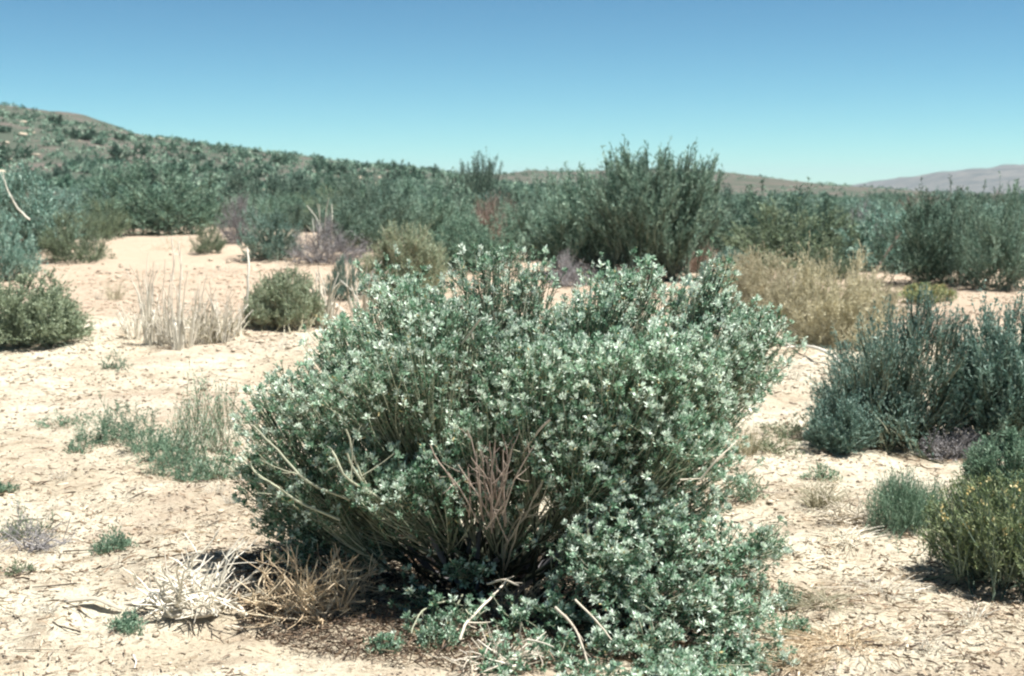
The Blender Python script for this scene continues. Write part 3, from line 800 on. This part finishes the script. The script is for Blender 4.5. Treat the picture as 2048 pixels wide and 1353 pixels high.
grass('dry_grass', 201, 425, 685, 130, 90, 'pale green dry grass clump at the foot of the curved stalk', 'straw', n=130, w=.006)
grass('dry_grass', 202, 300, 690, 60, 200, 'thin group of tall bleached stalks at the left of the bare bank', n=12, w=.018, arch=.1)
grass('dry_grass', 203, 355, 700, 60, 190, 'tall bleached stalks standing in the middle of the bare bank', n=11, w=.018, arch=.1)
grass('dry_grass', 204, 230, 600, 70, 55, 'faint straw grass on the bare bank left of the tall stalks', 'straw', n=70, w=.006)
grass('dry_grass', 205, 650, 655, 100, 140, 'bleached stalks fanning up right of the squat olive bush', n=26, w=.026, arch=.2)
grass('dry_grass', 206, 725, 635, 110, 120, 'bleached stalks beside the small blue green bush', n=22, w=.026, arch=.1)
grass('dry_grass', 207, 650, 520, 90, 135, 'bleached sticks rising out of the lavender dead bush', n=12, w=.03, arch=.2)
grass('dry_grass', 208, 1490, 910, 100, 90, 'straw grass leaning on the right flank of the big shrub', 'straw', n=90, w=.004)
grass('dry_grass', 209, 1690, 1080, 170, 40, 'flattened pale grass on the slope in front of the grassy bush', n=130, w=.004, arch=.8)
grass('dry_grass', 210, 1640, 1010, 130, 60, 'pale green grass patch left of the grassy bush', 'straw', n=150, w=.004)
grass('dry_grass', 211, 1800, 985, 170, 45, 'pale dry grass behind the grassy bush', n=150, w=.004)
grass('dry_grass', 212, 1640, 1210, 170, 45, 'golden dry grass on the sand right of the big shrub', 'straw', n=110, w=.004, arch=.8)
grass('dry_grass', 213, 1760, 1180, 180, 40, 'light golden grass left of the flowering bush', 'white', n=90, w=.004, arch=.8)
grass('dry_grass', 214, 1690, 1290, 330, 36, 'flattened brown grass patch near the bottom right', 'rust', n=260, w=.004, arch=.8)
grass('dry_grass', 215, 1580, 1330, 190, 40, 'brown grass beside the lowest branches of the big shrub', 'rust', n=150, w=.004, arch=.5)
grass('dry_grass', 216, 1870, 680, 140, 80, 'pinkish dry grass behind the large blue green bush', 'pink', n=160, w=.006)
grass('dry_grass', 217, 2030, 640, 60, 60, 'pale dry grass at the right edge behind the blue green bushes', 'bleach', n=80, w=.006)
grass('dry_grass', 218, 1560, 670, 100, 50, 'bleached grass between the straw bushes and the big shrub', 'bleach', n=80, w=.006)
for k, (x, y) in enumerate([(460,1010),(430,985),(500,960),(475,870),(120,960),(90,1230),(620,690),(560,700),(1620,820),(1590,760),(1950,1240),(1860,1300),(250,560),(320,545),(420,560),(390,600),(240,640),(460,545),(200,600),(560,540),(1800,625),(1900,640),(1640,800)]):
    grass('dry_grass', 230 + k, x, y, 70 + 8 * (k % 3), 35 + 7 * (k % 4), 'thin low tuft of bleached grass on open sand', n=28, w=.0035, arch=.6, group='thin grass tufts on the open sand')

for k, (x, y, w_, h_) in enumerate([(300,668,80,190),(330,690,90,150),(372,694,90,195),(400,690,90,125),(440,686,90,140),(470,676,70,100),(270,680,70,110)]):
    grass('dry_grass', 260 + k, x, y, w_, h_, ['leftmost broad', 'knee high', 'tall thin', 'short dense', 'wide low', 'small right hand', 'sparse left hand'][k] + ' clump of bleached stalks on the front of the bare bank', n=[16, 30, 14, 40, 34, 22, 18][k], w=.014, arch=.3)

def stalk(pts, r0, r1, label, mat='white', tn=.8, name='dry_stalk'):
    o = stem_obj(name, pts, r0, r1, M[mat], None, tn)
    tag(o, label, 'stalk')
D1 = gp(490, 655)[1]
stalk([(425,668,D1),(470,655,D1),(495,610,D1),(502,550,D1),(498,500,D1 + .1)], .016, .009, 'long bleached stalk curving up at the right end of the bare bank')
D2 = gp(345, 560)[1]
stalk([(345,560,D2),(347,520,D2),(343,478,D2)], .016, .01, 'upright bleached stalk in front of the pale weed clump')
stalk([(364,560,D2),(363,520,D2),(360,482,D2)], .016, .01, 'second upright stalk just right of the first on the bank')
D3 = gp(70, 520)[1]
stalk([(60,440,D3),(28,410,D3),(12,375,D3),(6,345,D3)], .018, .006, 'long pale bare stalk bending over the grey teal sagebrush')
D4 = gp(1770, 560)[1]
stalk([(1740,560,D4),(1770,510,D4),(1800,460,D4)], .03, .012, 'pale leaning branch in front of the forked dead bush', 'pink')
D5 = gp(1590, 660)[1]
stalk([(1555,660,D5),(1575,600,D5),(1590,550,D5)], .010, .005, 'pale stalk leaning across the straw bushes')
D6 = gp(1600, 700)[1]
stalk([(1690,735,D6 - 1.2),(1640,700,D6 - .6),(1600,690,D6),(1580,700,D6)], .018, .010, 'bleached fallen branch in front of the largest straw bush')

# ---- bleached dead branch heap and rusty dry shrub at lower left
def skeleton(name, seed, px, py, wpx, hpx, label, mat, n, r, flat=0.5, cat='dead shrub', sub=4):
    loc = gp(px, py); D = loc[1]
    root = empty(name, loc)
    rr = np.random.default_rng(seed)
    Rr, Hh = wpx * D / F / 2, hpx * D / F
    for k in range(n):
        a = rr.uniform(0, 2 * PI); q = rr.uniform(0.5, 1)
        s = np.array([rr.normal() * Rr * .35, rr.normal() * Rr * .2, 0.005])
        e = np.array([math.cos(a) * Rr * q, math.sin(a) * Rr * q * .7, Hh * rr.uniform(0.05, 1) ** (1 + flat)])
        c = (s + e) / 2 + rr.normal(size=3) * Rr * .1
        c[2] = max(c[2], .01)
        P = bez(s[None], c[None], e[None], 6)
        P[0, 1:] += rr.normal(size=(5, 3)) * 0.006
        g = Geo()
        rad = r * rr.uniform(.45, 1.4)
        tubes(g, P, rad, rad * .45, 5, rr.uniform(.2, 1, 1))
        i = np.zeros(sub, int)
        S, T = onpath(P, i, rr.uniform(.2, .95, sub))
        d = nrm(T + rr.normal(size=(sub, 3)) * .7) * rr.uniform(.04, .11, sub)[:, None]
        E = S + d; E[:, 2] = np.maximum(E[:, 2], .006)
        tubes(g, bez(S, S + d * .5 + rr.normal(size=(sub, 3)) * .008, E, 4), rad * .6, rad * .3, 4, rr.uniform(.2, 1, sub))
        g.obj('branch', M[mat], root)
    return tag(root, label, cat)
skeleton('dead_shrub', 300, 400, 1225, 290, 150, 'bleached white skeleton of a dead shrub lying left of the big one', 'white', 44, .0052, flat=.3)
skeleton('dead_shrub', 301, 600, 1235, 260, 140, 'rusty tan tangle of dry twigs under the left side of the big shrub', 'rust', 80, .0034, sub=7)
skeleton('dead_shrub', 302, 690, 1215, 170, 110, 'darker dry twigs at the back of the rusty tangle', 'rust', 40, .0032, sub=6)
skeleton('dead_shrub', 303, 1000, 1330, 220, 45, 'pale flattened twigs lying at the bottom edge below the big shrub', 'bleach', 30, .0045, flat=1.2)
skeleton('dead_shrub', 304, 1030, 1230, 130, 70, 'tan twigs at the foot of the trunks of the big shrub', 'rust', 22, .0035)
skeleton('dead_shrub', 305, 1700, 1045, 150, 45, 'broken bleached twigs lying before the grassy bush', 'bleach', 22, .004, flat=1)
skeleton('dead_shrub', 306, 80, 1100, 160, 60, 'thin grey twigs of a dried plant at the lower left edge', 'grey', 24, .0025, flat=1)

# ---- weathered logs lying over the hollows
def log(seed, pts, r0, r1, label):
    rr = np.random.default_rng(seed)
    P = np.array([at(*p) for p in pts])
    c0 = P.mean(0)
    n = 14
    t = np.linspace(0, 1, n)
    path = np.stack([np.interp(t, np.linspace(0, 1, len(P)), P[:, j]) for j in range(3)], 1)
    path[:, 2] += 0.02 + np.sin(t * PI) * 0.006
    S = 12
    T = nrm(np.gradient(path, axis=0)); U = nrm(np.cross(T, [0, 0, 1.0])); W = np.cross(U, T)
    ang = np.arange(S) * 2 * PI / S
    prof = 1 + 0.16 * np.cos(ang * 3 + 1) + 0.1 * rr.normal(size=S)
    rad = (r0 + (r1 - r0) * t) * (1 + 0.08 * rr.normal(size=n)) * np.where((t == 0) | (t == 1), 0.7, 1)
    V = path[:, None] + rad[:, None, None] * prof[None, :, None] * (np.cos(ang)[None, :, None] * U[:, None] + 0.75 * np.sin(ang)[None, :, None] * W[:, None])
    idx = np.arange(n * S).reshape(n, S)
    Q = np.stack([idx[:-1], np.roll(idx[:-1], -1, 1), np.roll(idx[1:], -1, 1), idx[1:]], -1).reshape(-1, 4)
    V = np.concatenate([V.reshape(-1, 3), path[:1], path[-1:]]) - c0
    T3 = np.concatenate([np.stack([np.full(S, n * S), np.roll(idx[0], -1), idx[0]], 1), np.stack([np.full(S, n * S + 1), idx[-1], np.roll(idx[-1], -1)], 1)])
    g = Geo(); g.add(V, Q=Q, T=T3, tint=np.concatenate([np.tile(rr.uniform(0.1, .9, S), n), [.2, .2]]))
    o = g.obj('weathered_log', M['bleach'], loc=c0)
    return tag(o, label, 'log')
def lowp(px, py, up=0.03):
    p = gp(px, py); return (px, py, p[1])
log(1, [lowp(300, 1205), lowp(370, 1215), lowp(450, 1222)], .032, .022, 'short weathered log under the bleached dead shrub')
log(2, [lowp(330, 1238), lowp(400, 1243), lowp(440, 1232)], .026, .018, 'thin weathered log below the short one, above a dark hollow')
log(3, [lowp(130, 1215), lowp(190, 1212), lowp(245, 1232)], .010, .006, 'crooked weathered stick over the dark hollow at lower left')

# ---- loose sticks on the sand
for k in range(46):
    rr = np.random.default_rng(400 + k)
    px, py = ((rr.uniform(20, 480), rr.uniform(980, 1340)) if k % 2 else (rr.uniform(1500, 2030), rr.uniform(960, 1340)))
    p = gp(px, py); a = rr.uniform(0, 2 * PI); L_ = rr.uniform(.04, .16)
    t = np.linspace(-.5, .5, 5)
    X = p[0] + math.cos(a) * t * L_ + rr.normal(size=5) * .004; Y = p[1] + math.sin(a) * t * L_ + rr.normal(size=5) * .004
    Z = H(X, Y); Z = Z.mean() + (Z - Z.mean()) * .4 + .008
    P = np.stack([X, Y, Z], 1) - p
    g = Geo(); tubes(g, P[None], .0032, .0018, 5, rr.uniform(0, 1, 1))
    o = g.obj('loose_stick', M[['bleach', 'wood', 'pink', 'bleach'][k % 4]], loc=p)
    tag(o, 'thin dry stick lying loose on the sand', 'stick', 'loose sticks on the sand')

# ---- stones
_t = (1 + 5 ** .5) / 2
ICO = nrm(np.array([(-1,_t,0),(1,_t,0),(-1,-_t,0),(1,-_t,0),(0,-1,_t),(0,1,_t),(0,-1,-_t),(0,1,-_t),(_t,0,-1),(_t,0,1),(-_t,0,-1),(-_t,0,1)], float))
ICF = np.array([(0,11,5),(0,5,1),(0,1,7),(0,7,10),(0,10,11),(1,5,9),(5,11,4),(11,10,2),(10,7,6),(7,1,8),(3,9,4),(3,4,2),(3,2,6),(3,6,8),(3,8,9),(4,9,5),(2,4,11),(6,2,10),(8,6,7),(9,8,1)])
OCT = np.array([(1, 0, 0), (-1, 0, 0), (0, 1, 0), (0, -1, 0), (0, 0, 1), (0, 0, -1)], float)
OCF = np.array([(0, 2, 4), (2, 1, 4), (1, 3, 4), (3, 0, 4), (2, 0, 5), (1, 2, 5), (3, 1, 5), (0, 3, 5)])
SM = []
for k in range(6):
    rr = np.random.default_rng(500 + k)
    g = Geo(); V = ICO * rr.uniform(.7, 1.25, (12, 1)) * np.array([1, rr.uniform(.6, .9), rr.uniform(.4, .65)])
    g.add(V, T=ICF, tint=np.full(12, rr.uniform(.35, 1)))
    SM.append(g.mesh('stone', M['pebble']))
areas = [(0, 500, 700, 1340, 60), (180, 520, 505, 690, 80), (1500, 2040, 960, 1340, 60), (500, 680, 655, 700, 12)]
for (xa, xb, ya, yb, n) in areas:
    for k in range(n):
        px, py = rng.uniform(xa, xb), rng.uniform(ya, yb)
        p = gp(px, py)
        s = rng.uniform(.008, .018) * (1 + .14 * max(0, p[1] - 5))
        o = bpy.data.objects.new('stone', SM[rng.integers(0, 6)]); COL.objects.link(o)
        o.location = p + np.array([0, 0, s * .25]); o.scale = (s, s, s); o.rotation_euler = (0, 0, rng.uniform(0, 6))
        tag(o, 'small pale stone lying on the bare sand', 'stone', 'small stones scattered on the sand')

for k in range(70):       # pale rocks on the hillside
    y = rng.uniform(120, 255); x = rng.uniform(-.40, -.06) * y
    if vnoise(x * .06, y * .04, 93) < .45: continue
    s = rng.uniform(.25, .95)
    o = bpy.data.objects.new('boulder', SM[rng.integers(0, 6)]); COL.objects.link(o)
    o.location = (x, y, float(H(x, y)) + s * .15); o.scale = (s, s, s * .9); o.rotation_euler = (0, 0, rng.uniform(0, 6))
    tag(o, 'pale rock on the brushy hillside at left', 'rock', 'pale rocks on the left hillside')

# ---- litter and gravel nobody could count
def scatter_pts(n, xr, yr, pw=1.0):
    y = yr[0] + (yr[1] - yr[0]) * rng.uniform(0, 1, n) ** pw
    x = rng.uniform(-1, 1, n) * xr * (y + .6)
    return x, y
g = Geo()
n = 26000
x, y = scatter_pts(n, .45, (3.2, 16), 1.6)
keep = vnoise(x * 2.1, y * 2.1, 3) + rng.uniform(0, 1, n) * .5 > .55
x, y = x[keep], y[keep]; n = len(x)
s = rng.uniform(.002, .0085, n) * (1 + .12 * (y - 3.5))
V = OCT[None] * s[:, None, None] * rng.uniform(.7, 1.35, (n, 6, 1)) * np.array([1, 1, .6])
sp = rng.uniform(0, 6.28, n); cs_, sn_ = np.cos(sp)[:, None], np.sin(sp)[:, None]
V = np.stack([V[..., 0] * cs_ - V[..., 1] * sn_, V[..., 0] * sn_ + V[..., 1] * cs_, V[..., 2]], -1)
V += np.stack([x, y, H(x, y) + s * .2], 1)[:, None]
T = (OCF[None] + (np.arange(n) * 6)[:, None, None]).reshape(-1, 3)
g.add(V, T=T, tint=np.repeat(rng.uniform(0, 1, n), 6))
o = g.obj('gravel', M['pebble']); o['kind'] = 'stuff'; o['label'] = 'fine gravel strewn over the sand'

g = Geo()
n = 72000
x, y = scatter_pts(n, .45, (3.2, 26), 2.0)
keep = (fbm(x * .9, y * .9, 3, 77) + rng.normal(size=n) * .12 > -.02)
x, y = x[keep], y[keep]; n = len(x)
a = rng.uniform(0, 2 * PI, n); L_ = rng.uniform(.008, .05, n) * (1 + .05 * y)
P = np.zeros((n, 3, 3))
for j, t in enumerate((-.5, 0, .5)):
    xx = x + np.cos(a) * L_ * t; yy = y + np.sin(a) * L_ * t
    P[:, j] = np.stack([xx, yy, H(xx, yy) + .003 + rng.uniform(0, .012, n)], 1)
blades(g, P, rng.uniform(.0025, .008, n) * (1 + .08 * (y - 3.5)), rng.uniform(0, 1, n) ** 1.25, 9)
o = g.obj('plant_litter', M['litter']); o['kind'] = 'stuff'; o['label'] = 'dry leaf and twig litter strewn over the sand'

# litter caught round the small plants
g = Geo()
for (cx, cy, rad) in SKIRT:
    n = 170
    a = rng.uniform(0, 2 * PI, n); q = np.abs(rng.normal(size=n)) * rad * .9
    x = cx + np.cos(a) * q; y = cy + np.sin(a) * q
    d = nrm(rng.normal(size=(n, 3)) * np.array([1, 1, .3])) * rng.uniform(.006, .03, n)[:, None]
    c = np.stack([x, y, H(x, y) + rng.uniform(.002, .012, n)], 1)
    blades(g, np.stack([c - d / 2, c, c + d / 2], 1), rng.uniform(.002, .006, n), rng.uniform(0, 1, n) ** 1.3, 12)
o = g.obj('plant_debris', M['litter']); o['kind'] = 'stuff'; o['label'] = 'dry debris caught round the small plants'

# litter heaped under the big shrub, tinted dark to paint in its shade
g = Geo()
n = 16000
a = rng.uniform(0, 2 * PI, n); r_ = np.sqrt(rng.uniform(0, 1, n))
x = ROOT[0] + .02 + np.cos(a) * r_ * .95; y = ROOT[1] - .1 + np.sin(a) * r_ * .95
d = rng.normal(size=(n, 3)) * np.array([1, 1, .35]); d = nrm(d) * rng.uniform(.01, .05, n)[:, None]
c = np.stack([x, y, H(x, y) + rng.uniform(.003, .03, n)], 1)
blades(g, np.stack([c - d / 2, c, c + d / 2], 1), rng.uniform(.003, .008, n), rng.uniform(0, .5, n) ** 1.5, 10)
o = g.obj('shade_leaf_litter', M['litter']); o['kind'] = 'stuff'; o['label'] = 'brown leaf litter darkened to paint in the shade under the big pale shrub'

# ------------------------------------------------------------------ brush filling the plain and the hillside
marks = [(1024 + o.location.x / o.location.y * F, o.location.y, l) for o, l in MARKS]
placed = [(o.location.x, o.location.y) for o in COL.objects if o.type == 'EMPTY' and o.location.y > 20]
kinds = ['creosote', 'dark', 'sage', 'creosote', 'dark', 'olive', 'broom', 'sage', 'creosote', 'dark', 'pinkdead']
LC = {'creosote': 'grey teal', 'dark': 'dark green', 'sage': 'blue green', 'olive': 'olive', 'broom': 'twiggy upright', 'pinkdead': 'dry pinkish'}
seen_labels = set()
cnt = 0
rr = np.random.default_rng(77)
tries = 0
while cnt < 300 and tries < 9000:
    tries += 1
    y = 25.5 + 84 * rr.uniform() ** 1.35
    x = rr.uniform(-.40, .40) * (y + 2)
    px = 1024 + x / y * F
    if y < 44 and px < 470: continue
    if y < 36 and px < 700: continue
    if y < 29 and px < 860: continue
    if any((x - a) ** 2 + (y - b) ** 2 < 1.45 ** 2 for a, b in placed): continue
    placed.append((x, y)); cnt += 1
    kd = kinds[rr.integers(0, len(kinds))]
    s = rr.uniform(.95, 1.5) if y > 42 else rr.uniform(.8, 1.25)
    lab, grp = LC[kd] + ' bush in the brush beyond the sand', 'brush beyond the sand, ' + LC[kd]
    wd = s * rr.uniform(1.6, 2.4)
    if y < 58 and 0 < px < 2048:
        m = min(marks, key=lambda q: abs(q[0] - px) + 6 * abs(q[1] - y))
        side = 'left' if px < m[0] - 12 else ('right' if px > m[0] + 12 else '')
        for how in (('close behind' if y - m[1] < 8 else 'farther back'), 'in the brush'):
            for sz in ('', 'low ' if s < 1.3 else 'tall '):
                l2 = sz + LC[kd] + ' bush ' + how + (' to the ' + side if side else '') + ' of ' + m[2]
                if how == 'close behind' and not side: l2 = sz + LC[kd] + ' bush close behind ' + m[2]
                if l2 not in seen_labels: break
            if l2 not in seen_labels: break
        if l2 not in seen_labels:
            seen_labels.add(l2); lab = l2 if len(l2.split()) <= 16 else lab
    put(kd, 0, 0, 0, 0, lab, grp, loc=np.array([x, y, float(H(x, y)) - .03]), size=(wd, s))
for k in range(120):      # the same brush goes on beyond both sides of the picture
    y = 24 + 75 * rr.uniform(); x = rr.choice([-1, 1]) * rr.uniform(.38, .75) * (y + 2)
    if any((x - a) ** 2 + (y - b) ** 2 < 1.5 ** 2 for a, b in placed): continue
    placed.append((x, y))
    kd = kinds[rr.integers(0, len(kinds))]
    s = rr.uniform(.9, 1.5)
    put(kd, 0, 0, 0, 0, LC[kd] + ' bush in the brush beyond the sand', 'brush beyond the sand, ' + LC[kd], loc=np.array([x, y, float(H(x, y)) - .03]), size=(s * rr.uniform(1.6, 2.4), s))
# hillside: the nearest stand as separate shrubs, the rest as one mass
cnt = 0
hp = []
while cnt < 280:
    y = 105 + 150 * rr.uniform() ** .9
    x = rr.uniform(-.42, .38) * y
    if x > -.05 * y and rr.uniform() < .6: continue
    cnt += 1
    kd = 'far' if rr.uniform() < .6 else 'fargrey'
    s = rr.uniform(.7, 1.7)
    if x > -.06 * y: s *= .8
    put(kd, 0, 0, 0, 0, 'small dark shrub dotting the far slope' if kd == 'far' else 'small grey green shrub dotting the far slope',
        'dark shrubs on the far slope' if kd == 'far' else 'grey green shrubs on the far slope', loc=np.array([x, y, float(H(x, y)) - .05]), size=(s * rr.uniform(1.2, 1.9), s))
g = Geo()
n = 5600
y = 110 + 190 * rng.uniform(0, 1, n); x = rng.uniform(-.68, .06, n) * y
x2 = rng.uniform(-.03, .40, 900); y2 = rng.uniform(110, 520, 900); x2 = x2 * y2
x = np.concatenate([x, x2]); y = np.concatenate([y, y2]); n = len(x)
kp = fbm(x * .05, y * .03, 3, 91) + rng.normal(size=n) * .16 > -.2
x, y = x[kp], y[kp]; n = len(x)
sz = rng.uniform(.35, 1.0, n)
m_ = 17
i = np.repeat(np.arange(n), m_)
d = nrm(rng.normal(size=(n * m_, 3))); d[:, 2] = np.abs(d[:, 2])
P = np.stack([x, y, H(x, y)], 1)[i] + d * sz[i][:, None] * np.array([.8, .8, .75]) * rng.uniform(.4, 1, (n * m_, 1))
leaves(g, P, d + rng.normal(size=d.shape) * .6, sz[i] * .52, sz[i] * .34, rng, np.clip(rng.uniform(0, 1, n)[i] * .8 + rng.uniform(0, .3, n * m_), 0, 1))
o = g.obj('distant_scrub', M['dark']); o['kind'] = 'stuff'; o['label'] = 'distant scrub covering the hillside'
print('objects', len(bpy.data.objects), 'tris', sum(sum(p for p in [len(m.loops) - 2 * len(m.polygons)]) for m in bpy.data.meshes))

# ------------------------------------------------------------------ thin desert air
hb = bpy.data.meshes.new('haze')
X0, X1, Y0, Y1, Z0, Z1 = -9500, 9500, -9500, 9500, -1.6, 150
hb.from_pydata([(x, y, z) for z in (Z0, Z1) for y in (Y0, Y1) for x in (X0, X1)], [], [(0, 2, 3, 1), (4, 5, 7, 6), (0, 1, 5, 4), (2, 6, 7, 3), (0, 4, 6, 2), (1, 3, 7, 5)])
hm = bpy.data.materials.new('haze'); hm.use_nodes = True
hn_ = hm.node_tree; hn_.nodes.remove(hn_.nodes['Principled BSDF'])
pv = hn_.nodes.new('ShaderNodeVolumePrincipled'); pv.inputs['Color'].default_value = (.80, .90, 1, 1); pv.inputs['Density'].default_value = 0.00009
hn_.links.new(pv.outputs[0], hn_.nodes['Material Output'].inputs['Volume'])
hb.materials.append(hm)
ho = bpy.data.objects.new('haze', hb); COL.objects.link(ho); ho['kind'] = 'stuff'; ho['label'] = 'thin pale haze in the air'
print('zrange', min(v.co.z for v in bpy.data.objects['ground'].data.vertices), max(v.co.z for v in bpy.data.objects['ground'].data.vertices))
